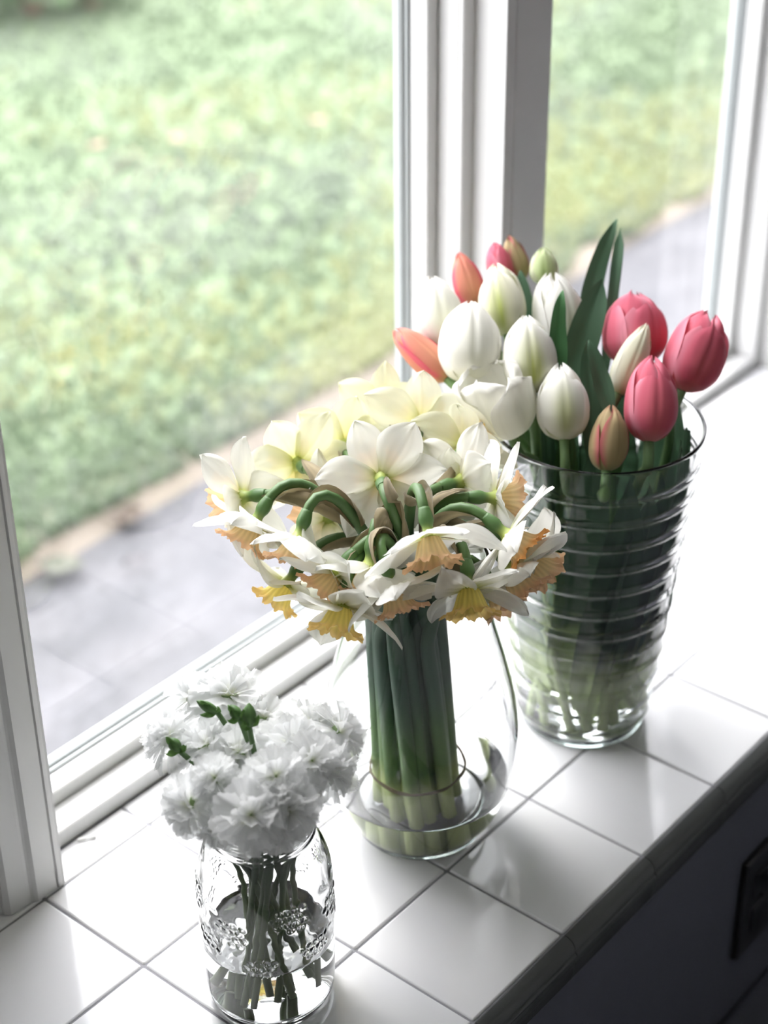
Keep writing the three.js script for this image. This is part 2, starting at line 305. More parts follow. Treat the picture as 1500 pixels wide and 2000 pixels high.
  const shrub = (x, z, R, H, seed, label) => {
    const o = thing('shrub', label, 'shrub', [x, lawnY(x, z), z]), q3 = rng(seed), one = sheet(2, 3, (u, v) => [V((u - 0.5) * Math.sin(Math.PI * v) * 0.5, 0.12 * (u - 0.5) * (u - 0.5) * 4, v)]);
    const n = 2600, im = new THREE.InstancedMesh(one, leafM, n), e = new THREE.Euler();
    for (let i = 0; i < n; i++) {
      const a = q3() * 6.283, t = Math.acos(1 - 1.9 * q3()), k = Math.pow(q3(), 0.35), lump = 0.8 + 0.35 * noise.noise(3 * Math.cos(a), 3 * Math.sin(a) + seed, 3 * Math.cos(t));
      const p = V(Math.cos(a) * Math.sin(t) * R * k * lump, H * (0.5 + 0.5 * Math.cos(t) * k * lump), Math.sin(a) * Math.sin(t) * R * k * lump);
      q.setFromEuler(e.set((q3() - 0.5) * 2, q3() * 6.28, (q3() - 0.5) * 2)); const s = 0.05 + 0.05 * q3();
      m4.compose(p, q, V(s, s, s)); im.setMatrixAt(i, m4); const w = 0.6 + 0.7 * q3(); im.setColorAt(i, c.setRGB(w, w, w * 0.9));
    }
    im.name = 'foliage'; im.userData.kind = 'stuff'; im.castShadow = im.receiveShadow = true; o.add(im);
    for (let k = 0; k < 6; k++) { const a = k * 1.05 + q3(); part(o, 'stem', rod(bez(V(0, -0.05, 0), V(0.05 * Math.cos(a), H * 0.2, 0.05 * Math.sin(a)), V(R * 0.4 * Math.cos(a), H * 0.45, R * 0.4 * Math.sin(a)), V(R * 0.7 * Math.cos(a), H * 0.8, R * 0.7 * Math.sin(a))), 8, 6, (t) => 0.018 * (1 - 0.7 * t), null), twig); }
  };
  for (const [px, py, R, H, seed, l] of [[30, 52, 0.30, 0.7, 21, 'dark green shrub at the top of the lawn, in the upper left corner'], [150, 40, 0.24, 0.6, 22, 'dark green shrub at the top of the lawn, second from the corner'], [245, 20, 0.18, 0.5, 23, 'smallest dark green shrub at the top of the lawn, third from the corner']]) {
    const p = groundAt(px, py); shrub(p.x, p.z - R, R, H, seed, l);
  }
}

// ------------------------------------------------------------------ glass vessels and water
const ringBump = (y, rings, w) => { let d = 0; for (const h of rings) d += Math.exp(-(((y - h) / w) ** 2)); return d; };
// tulip vase: tall, widening upward, with raised threads round it
const TV = V(0.2291, 0, -0.032), TRings = [0.256, 0.234, 0.212, 0.190, 0.168, 0.146, 0.124, 0.102, 0.080, 0.058, 0.036, 0.016];
const tvR = (y) => curve1([[0, 0.0525], [0.02, 0.0560], [0.10, 0.0655], [0.18, 0.0725], [0.283, 0.0835]], y);
{
  const p = [[0, 0.002], [0.03, 0.0015], [0.046, 0], [0.0505, 0.0008], [0.0532, 0.0035]];
  for (let k = 1; k <= 150; k++) { const y = 0.006 + 0.276 * k / 150; p.push([tvR(y) + 0.0017 * ringBump(y, TRings, 0.0024), y]); }
  p.push([tvR(0.283) - 0.0002, 0.2835], [tvR(0.283) - 0.0012, 0.2842], [tvR(0.283) - 0.0022, 0.2836]);
  for (let k = 150; k >= 3; k--) { const y = 0.006 + 0.276 * k / 150; p.push([tvR(y) - 0.0027, y]); }
  p.push([0.0495, 0.0085], [0.045, 0.0078], [0.02, 0.008], [0, 0.008]);
  const v = thing('tulip_vase', 'tall flared clear glass vase with raised threads, holding the tulips', 'vase', TV.toArray());
  part(v, 'vase_glass', revolve(p, 128), glassMat);
  const w = [[0, 0.0079], [0.045, 0.0077]]; for (let k = 0; k <= 40; k++) { const y = 0.0095 + 0.1175 * k / 40; w.push([tvR(y) - 0.0024, y]); }
  w.push([tvR(0.127) - 0.0029, 0.1262], [tvR(0.127) - 0.006, 0.1255], [0.03, 0.1255], [0, 0.1255]);
  const wm = shadowed(new THREE.Mesh(revolve(w, 96), waterMat)); wm.name = 'vase_water'; wm.position.copy(TV); wm.userData = { label: 'clear water filling the lower half of the threaded tulip vase', category: 'water' }; scene.add(wm);
}
// daffodil vase: a round bulb with a narrow neck
const DV = V(0.0276, 0, -0.0488);
const dvKeys = [[0.010, 0.0500], [0.03, 0.0630], [0.06, 0.0720], [0.095, 0.0750], [0.125, 0.0722], [0.155, 0.0655], [0.19, 0.0558], [0.215, 0.0500], [0.236, 0.0478], [0.25, 0.0500]];
const dvR = (y) => curve1(dvKeys, y);
{
  const p = [[0, 0.003], [0.025, 0.0025], [0.034, 0], [0.039, 0.0008], [0.0445, 0.0042]];
  for (let k = 0; k <= 90; k++) { const y = 0.008 + 0.241 * k / 90; p.push([dvR(y), y]); }
  p.push([0.0503, 0.2502], [0.0496, 0.2512], [0.0482, 0.2508]);
  for (let k = 90; k >= 2; k--) { const y = 0.008 + 0.241 * k / 90; p.push([dvR(y) - 0.0022, y]); }
  p.push([0.044, 0.0090], [0.035, 0.0076], [0.02, 0.0072], [0, 0.0072]);
  const v = thing('bulb_vase', 'round-bellied clear glass vase with narrowing neck, holding the daffodils', 'vase', DV.toArray());
  part(v, 'vase_glass', revolve(p, 128), glassMat);
  const w = [[0, 0.0071], [0.035, 0.0075], [0.0442, 0.0089]]; for (let k = 1; k <= 30; k++) { const y = 0.010 + 0.044 * k / 30; w.push([dvR(y) - 0.0019, y]); }
  w.push([dvR(0.054) - 0.0026, 0.0532], [dvR(0.054) - 0.006, 0.0525], [0.03, 0.0525], [0, 0.0525]);
  const wm = shadowed(new THREE.Mesh(revolve(w, 96), waterMat)); wm.name = 'vase_water_001'; wm.position.copy(DV); wm.userData = { label: 'shallow clear water at the bottom of the round daffodil vase', category: 'water' }; scene.add(wm);
}
// jar: straight body with embossed fruit, shoulder, threaded neck
const JV = V(-0.174, 0, -0.0215);
const jvR = (y) => curve1([[0.004, 0.0415], [0.012, 0.0448], [0.03, 0.0458], [0.06, 0.0464], [0.10, 0.0464], [0.118, 0.0452], [0.131, 0.0415], [0.138, 0.0375], [0.143, 0.0352], [0.149, 0.0347], [0.168, 0.0345]], y);
{
  const bumps = [], r = rng(77);
  const cluster = (a, y, n, s) => { // grapes in low relief
    for (let i = 0; i < n; i++) { const row = Math.floor(i / 4); bumps.push([a + ((i % 4) - 1.5 + (row % 2) * 0.5) * 0.125 * s + (r() - 0.5) * 0.03, y - row * 0.0052 * s + (r() - 0.5) * 0.001, 0.0027 * s, 0.0008]); } };
  for (let k = 0; k < 7; k++) { const a = k * 0.9 + 0.2; cluster(a, 0.112 - 0.012 * (k % 2), 14, 1); cluster(a + 0.45, 0.082 - 0.006 * (k % 3), 12, 0.9); }
  const leafy = (a, y) => 0.0003 * Math.max(0, Math.sin(a * 7 + 40 * y) * Math.sin(y * 260 + 3 * Math.sin(a * 3))) * smooth(0.058, 0.066, y) * smooth(0.124, 0.114, y);
  const disp = (a, rr, y, k) => {
    if (k < 5 || k > 144) return 0;
    let d = leafy(a, y);
    for (const [ba, by, bs, bh] of bumps) { let da = Math.abs(a - (ba % 6.2832)); if (da > Math.PI) da = 6.2832 - da; if (da > 0.15) continue; const q = ((da * 0.046) ** 2 + (y - by) ** 2) / (bs * bs); if (q < 1.2) d = Math.max(d, bh * Math.sqrt(Math.max(0, 1 - q))); }
    return d;
  };
  const p = [[0, 0.004], [0.025, 0.0035], [0.036, 0], [0.039, 0.0006], [0.041, 0.0028]];
  for (let k = 0; k < 140; k++) { const y = 0.005 + 0.137 * k / 139; p.push([jvR(y), y]); }
  for (let k = 0; k <= 24; k++) { const y = 0.143 + 0.024 * k / 24; p.push([jvR(y) + 0.0014 * ringBump(y, [0.148, 0.1535, 0.159], 0.0011), y]); }
  p.push([0.0342, 0.1684], [0.0332, 0.1688], [0.0322, 0.1683]);
  for (let k = 60; k >= 2; k--) { const y = 0.005 + 0.162 * k / 60; p.push([jvR(y) - 0.0028, y]); }
  p.push([0.036, 0.0078], [0.02, 0.0070], [0, 0.0068]);
  const v = thing('glass_jar', 'clear glass jar embossed with fruit clusters, threaded neck, holding white carnations', 'jar', JV.toArray());
  part(v, 'jar_glass', revolve(p, 300, disp), glassMat);
  const w = [[0, 0.0067], [0.036, 0.0077]]; for (let k = 0; k <= 30; k++) { const y = 0.0105 + 0.0475 * k / 30; w.push([jvR(y) - 0.0025, y]); }
  w.push([jvR(0.058) - 0.0032, 0.0572], [jvR(0.058) - 0.006, 0.0565], [0.02, 0.0565], [0, 0.0565]);
  const wm = shadowed(new THREE.Mesh(revolve(w, 96), waterMat)); wm.name = 'vase_water_002'; wm.position.copy(JV); wm.userData = { label: 'clear water in the lower third of the carnation jar', category: 'water' }; scene.add(wm);
}

// ------------------------------------------------------------------ plant materials
const petalMat = M({ vertexColors: true, roughness: 0.8, transmission: 0.42, thickness: 0, specularIntensity: 0.35, side: THREE.DoubleSide });
const tulipMat = M({ vertexColors: true, roughness: 0.72, transmission: 0.3, thickness: 0, specularIntensity: 0.5, side: THREE.DoubleSide });
const carnMat = M({ vertexColors: true, roughness: 0.64, transmission: 0.66, thickness: 0, specularIntensity: 0.15, side: THREE.DoubleSide });
const leafMat = M({ vertexColors: true, roughness: 0.62, transmission: 0.16, thickness: 0, specularIntensity: 0.6, side: THREE.DoubleSide });
const stemMat = M({ vertexColors: true, roughness: 0.5 });
const paperMat = M({ vertexColors: true, roughness: 0.85, transmission: 0.3, thickness: 0, side: THREE.DoubleSide });
// ------------------------------------------------------------------ tulips
const TULIP = { // colours: flame along the rib, petal, edge, base
  white: { rib: [0.44, 0.48, 0.12], body: [0.86, 0.85, 0.79], edge: [0.90, 0.89, 0.85], foot: [0.80, 0.80, 0.66] },
  cream: { rib: [0.38, 0.44, 0.11], body: [0.83, 0.81, 0.64], edge: [0.88, 0.86, 0.74], foot: [0.62, 0.66, 0.36] },
  green: { rib: [0.30, 0.42, 0.12], body: [0.58, 0.66, 0.36], edge: [0.78, 0.80, 0.62], foot: [0.40, 0.50, 0.20] },
  pink: { rib: [0.70, 0.17, 0.13], body: [0.74, 0.155, 0.225], edge: [0.84, 0.36, 0.44], foot: [0.75, 0.36, 0.34] },
  coral: { rib: [0.62, 0.34, 0.17], body: [0.72, 0.27, 0.19], edge: [0.76, 0.10, 0.19], foot: [0.62, 0.44, 0.22] },
  olive: { rib: [0.30, 0.30, 0.12], body: [0.50, 0.38, 0.20], edge: [0.55, 0.10, 0.14], foot: [0.46, 0.46, 0.24] },
};
function tulipPetals(o, base, axis, L, Wd, open, kind, seed, roll, flame) {
  const r = rng(seed), Y = axis.clone().normalize(), Zc = TOWARDS.clone().addScaledVector(Y, -TOWARDS.dot(Y)).normalize(), X = Y.clone().cross(Zc), col = TULIP[kind];
  for (let k = 0; k < 6; k++) {
    const inner = k % 2, a0 = roll + k * Math.PI / 3 + (r() - 0.5) * 0.2, sc = inner ? 0.89 : 1, op = open * (0.85 + 0.3 * r()), wv = r() * 6.28, len = L * (inner ? 0.97 + 0.03 * r() : 0.88 + 0.12 * r()), tip = (inner ? 0.05 : 0.10) + 0.07 * r(), span = (inner ? 72 : 62) + 6 * r(), lift = 0.03 + 0.05 * r();
    const rp = [[0, 0.10], [0.05, 0.42], [0.13, 0.70], [0.3, 0.95], [0.45, 1.0], [0.62, 0.95 + 0.12 * op], [0.8, 0.77 + 0.42 * op], [0.92, 0.48 + 0.8 * op], [1, tip + 1.0 * op]];
    const shp = inner ? [[0, 0.45], [0.12, 0.8], [0.4, 1], [0.7, 0.97], [0.86, 0.88], [0.95, 0.66], [0.985, 0.40], [1, 0.08]] : [[0, 0.5], [0.12, 0.85], [0.35, 1], [0.6, 0.96], [0.78, 0.82], [0.9, 0.58], [0.97, 0.30], [1, 0.05]];
    part(o, 'petal', sheet(26, 24, (u, v) => {
      const s = u * 2 - 1, t = v, sh = curve1(shp, t);
      const a = a0 + s * rad(span) * sh * (1 - 0.12 * op);
      let R = Wd / 2 * sc * curve1(rp, t);
      R *= 1 - 0.045 * Math.exp(-((s / 0.09) ** 2)) * smooth(0.1, 0.4, t) * (1 - 0.6 * smooth(0.8, 1, t)) + (inner ? 0 : lift) * s ** 4 * smooth(0.15, 0.5, t) + 0.014 * Math.sin(s * 6 + wv + t * 4) * t + 0.008 * Math.sin(s * 15 + wv) * smooth(0.2, 0.9, t);
      const y = len * (Math.pow(t, 1.12) - 0.06 * s * s * smooth(0.6, 1, t)) * (1 - 0.06 * op * t) + 0.0009 * Math.sin(7 * s + wv) * t;
      const p = base.clone().addScaledVector(Y, y).addScaledVector(Zc, Math.cos(a) * R).addScaledVector(X, Math.sin(a) * R);
      const st = 0.5 + 0.5 * noise.noise(s * 9 + k * 7, t * 1.3, seed), f = flame * Math.exp(-((s / 0.42) ** 2)) * smooth(1.0, 0.3, t) * (0.7 + 0.6 * st);
      let c = mix3(col.body, col.edge, smooth(0.55, 1, Math.abs(s)) * 0.85 + smooth(0.9, 1, t) * 0.3); c = mix3(c, col.rib, sat(f)); c = mix3(c, col.foot, smooth(0.2, 0.0, t) * 0.9);
      const n = 0.95 + 0.1 * st; return [p, [c[0] * n, c[1] * n, c[2] * n]];
    }), tulipMat);
  }
}
const stemCol = (t, low) => mix3([0.50, 0.62, 0.27], [0.13, 0.23, 0.09], smooth(0.05, low, t));
function blade(o, pts, wmax, face, seed, col = [0.075, 0.15, 0.085], fold = 0.35, taper = 0.8, pale = 0) {
  const c = bez(...pts), r = rng(seed), w0 = r() * 6; let side = null;
  const N = 26, fr = []; for (let i = 0; i <= N; i++) { const t = i / N, tg = c.getTangent(t).normalize(); let s = tg.clone().cross(face); s.normalize(); if (side && s.dot(side) < 0) s.negate(); side = s; fr.push([c.getPoint(t), s, s.clone().cross(tg).normalize()]); }
  return part(o, 'leaf', sheet(10, N, (u, v) => {
    const i = Math.round(v * N), s = u * 2 - 1, [p, sd, nn] = fr[i], w = wmax * 0.5 * curve1([[0, 0.12], [0.14, 0.62], [0.3, 0.92], [0.5, 1], [taper, 0.72], [0.94, 0.3], [1, 0.02]], v);
    const st = 0.85 + 0.3 * (0.5 + 0.5 * noise.noise(s * 14, v * 2, seed));
    const cc = mix3([0.50, 0.62, 0.26], col, pale ? smooth(pale * 0.55, pale, v + 0.05 * s * s) : 1);
    return [p.clone().addScaledVector(sd, s * w).addScaledVector(nn, Math.abs(s) * w * fold + 0.0012 * Math.sin(v * 9 + w0) * s), [cc[0] * st, cc[1] * st, cc[2] * st]];
  }), leafMat);
}
const inVase = (a, r, y) => V(TV.x + Math.cos(a) * r, y, TV.z + Math.sin(a) * r);
let tulipN = 0;
// base and tip in the photograph and how far from the camera each is; width in pixels
function tulip(kind, bx, by, bd, tx, ty, td, wpx, open, flame, roll, label, leaves) {
  const b = at(bx, by, bd), t = at(tx, ty, td), ax = t.clone().sub(b), L = ax.length(), i = tulipN++, a = i * 2.399, rr = 0.012 + 0.033 * Math.sqrt(((i * 7) % 17) / 17);
  const foot = inVase(a, rr, 0.0095 + 0.012 * ((i * 5) % 4) / 4);
  const o = thing('tulip', label, 'tulip', foot.toArray());
  const rel = (p) => p.clone().sub(foot), Y = ax.clone().normalize();
  tulipPetals(o, rel(b), ax, L * 1.02, wpx * bd / F, open, kind, 100 + i, roll, flame);
  const out = V(b.x - TV.x, 0, b.z - TV.z), lim = Math.min(out.length(), 0.062); out.normalize();
  const neck = V(TV.x + out.x * lim * 0.9, Math.min(0.262, b.y - 0.03), TV.z + out.z * lim * 0.9);
  const mid = foot.clone().lerp(neck, 0.5).add(V(0, 0, 0).addScaledVector(out, 0.006));
  const c = bez(rel(foot), rel(mid), rel(neck), rel(b.clone().addScaledVector(Y, -0.018)), rel(b.clone().addScaledVector(Y, 0.002)));
  part(o, 'stem', rod(c, 34, 10, (q) => 0.0040 + 0.0004 * Math.sin(q * 7 + i), (q) => stemCol(q, 0.42)), stemMat);
  (leaves || []).forEach((f, k) => f(o, rel, foot, i, k));
}
// a leaf that stands inside the vase: angle, radius low and high, height, width
const vaseLeaf = (a, r0, r1, h, w, lean = 0) => (o, rel, foot, i, k) => { const d = V(Math.cos(a), 0, Math.sin(a)); blade(o, [rel(inVase(a + 0.5, r0 * 0.8, 0.02 + 0.014 * (i % 4))), rel(inVase(a + 0.25, Math.min(0.05, (r0 + r1) / 2), 0.09)), rel(inVase(a, r1, 0.085 + (h - 0.085) * 0.55)), rel(inVase(a + lean, r1 + 0.004, h))], w, d, 300 + i * 9 + k, undefined, 0.35, 0.8, 0.42); };
// a leaf traced above the rim
const airLeaf = (pts, w, col, taper) => (o, rel, foot, i, k) => blade(o, pts.map(([x, y, d]) => rel(at(x, y, d))), w, camDir(0.25, 0.1, 1), 500 + i * 9 + k, col, 0.3, taper);
const D = 1.335;
tulip('coral', 876, 741, D, 773, 644, D + 0.01, 66, 0, 0.5, 0.5, 'coral tulip bud lying leftmost of the tulips, over the daffodils', [vaseLeaf(3.3, 0.03, 0.058, 0.27, 0.036)]);
tulip('white', 866, 678, D + 0.02, 842, 541, D + 0.03, 98, 0.04, 0.35, 0.2, 'pale white tulip leaning left behind the coral bud', [vaseLeaf(2.6, 0.03, 0.055, 0.30, 0.04)]);
tulip('coral', 929, 602, D + 0.05, 895, 495, D + 0.05, 60, 0, 0.55, 0.0, 'coral tulip bud standing leftmost of the back row', [vaseLeaf(4.2, 0.02, 0.04, 0.31, 0.034)]);
tulip('pink', 985, 560, D + 0.07, 964, 475, D + 0.07, 52, 0, 0.4, 0.9, 'pink tulip bud in the back row against the window post', [vaseLeaf(4.7, 0.02, 0.045, 0.31, 0.036)]);
tulip('olive', 1020, 548, D + 0.08, 992, 462, D + 0.08, 46, 0, 0.3, 0.3, 'brownish red tulip bud at the very back, tallest of the buds', [vaseLeaf(5.2, 0.02, 0.05, 0.30, 0.036)]);
tulip('cream', 992, 655, D + 0.02, 969, 518, D + 0.03, 90, 0, 0.95, -0.25, 'tall white tulip with a green flank in front of the pink buds', [airLeaf([[1000, 800, D + 0.04], [1016, 690, D + 0.05], [1024, 600, D + 0.05], [1016, 528, D + 0.05]], 0.020)]);
tulip('green', 1064, 556, D + 0.06, 1060, 484, D + 0.06, 56, 0, 0.7, 0.0, 'small pale green tulip bud in the back row', [vaseLeaf(5.7, 0.02, 0.05, 0.31, 0.036)]);
tulip('white', 1101, 700, D + 0.03, 1078, 532, D + 0.03, 104, 0.05, 0.4, 0.35, 'white tulip with blush edge behind the small green leaf', [airLeaf([[1096, 760, D - 0.02], [1086, 690, D - 0.025], [1084, 630, D - 0.025], [1099, 567, D - 0.02]], 0.0145, [0.06, 0.17, 0.06])]);
tulip('white', 916, 748, D - 0.01, 918, 590, D, 124, 0.06, 0.15, 0.15, 'large broad white tulip in the middle of the white ones', [vaseLeaf(1.9, 0.04, 0.06, 0.26, 0.042)]);
tulip('white', 1000, 850, D - 0.02, 945, 716, D - 0.047, 134, 0.7, 0.2, 0.45, 'open white tulip showing its hollow cup, above the daffodils', [vaseLeaf(2.2, 0.042, 0.064, 0.27, 0.044)]);
tulip('white', 1040, 770, D - 0.02, 1026, 616, D - 0.015, 106, 0.04, 1.0, 0.1, 'white tulip with a yellow green flame, behind the globe-shaped one', [vaseLeaf(1.4, 0.04, 0.064, 0.285, 0.045)]);
tulip('white', 1102, 860, D - 0.04, 1095, 711, D - 0.035, 104, 0.03, 0.75, -0.1, 'globe-shaped white tulip with faint green ribs, low in the centre', [vaseLeaf(1.0, 0.042, 0.066, 0.28, 0.044), airLeaf([[1150, 900, D - 0.03], [1155, 800, D - 0.02], [1150, 720, D - 0.02], [1147, 665, D - 0.02]], 0.017)]);
tulip('pink', 1240, 715, D + 0.02, 1238, 570, D + 0.02, 126, 0.12, 0.25, 0.55, 'broad deep pink tulip standing behind the cream bud', [airLeaf([[1150, 760, D + 0.05], [1130, 610, D + 0.06], [1165, 505, D + 0.06], [1205, 428, D + 0.06]], 0.0175), airLeaf([[1178, 760, D + 0.05], [1188, 640, D + 0.05], [1200, 540, D + 0.055], [1212, 445, D + 0.06]], 0.0105, undefined, 0.9)]);
tulip('pink', 1330, 764, D - 0.005, 1388, 612, D - 0.005, 116, 0.14, 0.4, 0.25, 'large coral pink tulip leaning out furthest to the right', [vaseLeaf(0.15, 0.04, 0.068, 0.30, 0.05), vaseLeaf(-0.35, 0.04, 0.066, 0.285, 0.045)]);
tulip('cream', 1204, 772, D - 0.015, 1262, 634, D - 0.01, 62, 0, 0.4, 0.1, 'slim cream tulip bud leaning right between the pink tulips', [airLeaf([[1105, 800, D + 0.0], [1122, 690, D + 0.01], [1150, 620, D + 0.01], [1176, 545, D + 0.015]], 0.027)]);
tulip('pink', 1267, 864, D - 0.04, 1275, 697, D - 0.035, 104, 0.0, 0.35, 0.2, 'rosy pink closed tulip at the front right, above the rim', [vaseLeaf(0.5, 0.042, 0.067, 0.29, 0.05), airLeaf([[1195, 830, D - 0.035], [1180, 760, D - 0.03], [1165, 715, D - 0.03], [1150, 664, D - 0.03]], 0.015)]);
tulip('olive', 1184, 921, D - 0.048, 1193, 793, D - 0.048, 76, 0, 0.3, 0.45, 'small brownish green tulip bud hanging lowest over the rim', [vaseLeaf(0.8, 0.042, 0.066, 0.275, 0.046), vaseLeaf(1.6, 0.03, 0.055, 0.26, 0.045)]);

// ------------------------------------------------------------------ daffodils
let daffN = 0;
function spathe(o, rel, curve, t0, t1, seed, len) {
  const r = rng(seed), N = 14, off = r() * 6.28;
  part(o, 'spathe', sheet(9, N, (u, v) => {
    const t = mix(t0, t1, v), p = curve.getPoint(Math.min(1, t)), tg = curve.getTangent(Math.min(1, t)), s = u * 2 - 1, n1 = Math.abs(tg.y) < 0.9 ? V(0, 1, 0) : V(1, 0, 0); n1.addScaledVector(tg, -n1.dot(tg)).normalize(); const n2 = tg.clone().cross(n1);
    const rr = (0.0052 + 0.0022 * Math.sin(v * 3.1)) * (1 + 0.22 * noise.noise(s * 3, v * 6, seed)), a = off + s * curve1([[0, 2.6], [0.4, 1.7], [0.8, 0.8], [1, 0.06]], v) + 0.9 * v;
    const w = 0.8 + 0.5 * noise.noise(s * 8, v * 2, seed + 3);
    return [p.addScaledVector(n1, Math.cos(a) * rr).addScaledVector(n2, Math.sin(a) * rr).addScaledVector(tg, len * v * v), [0.36 * w, 0.29 * w, 0.165 * w]];
  }), paperMat, 'papery brown sheath');
}
function daffodil(px, py, depth, face, size, cream, cor, label, opt = {}) {
  const i = daffN++, r = rng(900 + i * 13), c0 = at(px, py, depth), Fv = camDir(...face);
  const ga = i * 2.39996, gr = 0.0335 * Math.sqrt((i + 0.6) / 25), k = 0.93;
  const foot = V(DV.x + Math.cos(ga) * gr * 1.02, 0.0085 + 0.004 * r(), DV.z + Math.sin(ga) * gr * 1.02), top = V(DV.x - 0.010 + Math.cos(ga + 0.25) * gr * 0.86, 0.195, DV.z - 0.004 + Math.sin(ga + 0.25) * gr * 0.86);
  const o = thing('daffodil', label, 'daffodil', foot.toArray(), opt.group), rel = (p) => p.clone().sub(foot);
  const X = Math.abs(Fv.y) < 0.95 ? V(0, 1, 0).cross(Fv).normalize() : V(1, 0, 0).cross(Fv).normalize(), Yv = Fv.clone().cross(X);
  const pt = (rad_, ang, ax) => rel(c0.clone().addScaledVector(Fv, ax).addScaledVector(X, Math.cos(ang) * rad_).addScaledVector(Yv, Math.sin(ang) * rad_));
  // stem
  const E = c0.clone().addScaledVector(Fv, -0.017), d = E.distanceTo(top);
  const up = V((E.x - top.x) * 0.35, d, (E.z - top.z) * 0.35).normalize();
  const cv = new THREE.CurvePath();
  const straight = new THREE.CatmullRomCurve3([rel(foot), rel(foot.clone().lerp(top, 0.5).add(V((r() - 0.5) * 0.003, 0, (r() - 0.5) * 0.003))), rel(top)]);
  const arch = new THREE.CubicBezierCurve3(rel(top), rel(top.clone().addScaledVector(up, d * 0.55)), rel(E.clone().addScaledVector(Fv, -Math.min(0.05, d * 0.5))), rel(E));
  cv.add(straight); cv.add(arch);
  const lenS = straight.getLength(), tot = lenS + arch.getLength(), white = 0.046 / tot, band = (0.052 + 0.012 * r()) / tot;
  part(o, 'stem', rod({ getPoint: (t) => cv.getPoint(t), getTangent: (t) => cv.getTangent(t) }, 46, 12, (t) => mix(0.0060, 0.0036, smooth(lenS / tot * 0.75, 1, t)), (t) => {
    let c = mix3([0.58, 0.68, 0.27], [0.14, 0.27, 0.075], smooth(white * 0.9, band * 1.15, t)); c = mix3(c, [0.085, 0.165, 0.115], smooth(band * 1.3, lenS / tot * 0.8, t)); c = mix3(c, [0.075, 0.15, 0.04], smooth(lenS / tot * 0.95, 1, t)); return c;
  }, 0.05), stemMat);
  spathe(o, rel, arch, 0.45 + 0.1 * r(), 0.93, 40 + i, 0.006 + 0.012 * r());
  // ovary and tube
  const ov = new THREE.LineCurve3(rel(E.clone().addScaledVector(Fv, -0.004)), rel(c0.clone().addScaledVector(Fv, 0.001)));
  part(o, 'ovary', rod(ov, 14, 14, (t) => curve1([[0, 0.0036], [0.25, 0.0049], [0.45, 0.0050], [0.62, 0.0038], [0.8, 0.0042], [1, 0.0066]], t), (t) => mix3([0.07, 0.15, 0.04], [0.45, 0.52, 0.13], smooth(0.5, 0.95, t)), 0.04), stemMat);
  // six tepals
  const L = 0.041 * size, rot = r() * 1.05, refl = opt.reflex ?? 0.1;
  for (let q = 0; q < 6; q++) {
    const inner = q % 2, a = rot + q * Math.PI / 3 + (r() - 0.5) * 0.22, Wd = L * (inner ? 0.66 : 0.78) * (0.92 + 0.16 * r()), tl = refl + (r() - 0.5) * 0.5 + (inner ? -0.08 : 0.05), bend = (r() - 0.5) * 0.9 + (opt.bend || 0), tw = (r() - 0.5) * 0.9, cup = 0.12 + 0.25 * r(), ph = r() * 6.28, len = L * (0.92 + 0.16 * r()), d0 = (1 - inner) * -0.0012;
    const cw = [0.87, 0.87, 0.83], cc = [0.86, 0.86, 0.64], base = [0.70, 0.72, 0.20];
    part(o, 'petal', sheet(12, 18, (u, v) => {
      const s = u * 2 - 1, t = v, w = Wd * 0.5 * curve1([[0, 0.34], [0.15, 0.62], [0.4, 0.97], [0.52, 1], [0.72, 0.82], [0.88, 0.46], [0.96, 0.18], [1, 0.01]], t);
      const th = -tl - bend * (t - 0.25), x = len * t * Math.cos(th * 0.9) + 0.004, zz = len * t * Math.sin(th) * 1.0;
      const twist = tw * t, lat = s * w * Math.cos(twist), nz = s * w * Math.sin(twist) + cup * w * s * s * 1.1 - 0.0007 * Math.exp(-((s / 0.14) ** 2)) + 0.0011 * Math.sin(s * 5 + ph + t * 7) * t + 0.0005 * Math.sin(s * 16 + ph);
      const ang = a + lat / Math.max(0.012, x), p = rel(c0.clone().addScaledVector(Fv, zz + nz + d0).addScaledVector(X, Math.cos(a) * x - Math.sin(a) * lat).addScaledVector(Yv, Math.sin(a) * x + Math.cos(a) * lat));
      const st = 0.96 + 0.08 * noise.noise(s * 10, t, q + i * 3); let c = mix3(cw, cc, cream); c = mix3(c, base, (0.85 * Math.exp(-t / 0.12) + 0.25 * cream * Math.exp(-((s / 0.12) ** 2)) * (1 - t))); return [p, [c[0] * st, c[1] * st, c[2] * st]];
    }), petalMat);
  }
  // frilled trumpet
  const cl = 0.0195 * size, p1 = r() * 6, p2 = r() * 6, inn = cor === 'yellow' ? [0.88, 0.74, 0.22] : [0.90, 0.70, 0.38], rim = cor === 'yellow' ? [0.88, 0.62, 0.22] : cor === 'orange' ? [0.86, 0.42, 0.13] : [0.90, 0.59, 0.36];
  part(o, 'trumpet', sheet(84, 14, (u, v) => {
    const a = u * Math.PI * 2, t = v, fr = Math.pow(t, 3.2), rr = curve1([[0, 0.0064], [0.3, 0.0088], [0.65, 0.0112], [0.88, 0.0142], [1, 0.0178]], t) * size * (1 + 0.025 * Math.sin(a * 18 + p1) * (1 - 0.4 * t) + fr * (0.10 * Math.sin(a * 6 + p1) + 0.07 * Math.sin(a * 13 + p2)));
    const ax = 0.0008 + cl * t - 0.0035 * size * fr + fr * (0.0016 * Math.sin(a * 11 + p2) + 0.0009 * Math.sin(a * 28 + p1));
    const n = 0.92 + 0.16 * (0.5 + 0.5 * Math.sin(a * 18 + p1)), c = mix3(inn, rim, smooth(0.45, 0.95, t)); return [pt(rr, a, ax), [c[0] * n, c[1] * n, c[2] * n]];
  }, true), petalMat, 'frilled ' + (cor === 'yellow' ? 'yellow' : cor === 'orange' ? 'orange' : 'peach') + ' trumpet');
}
const E0 = 1.235;
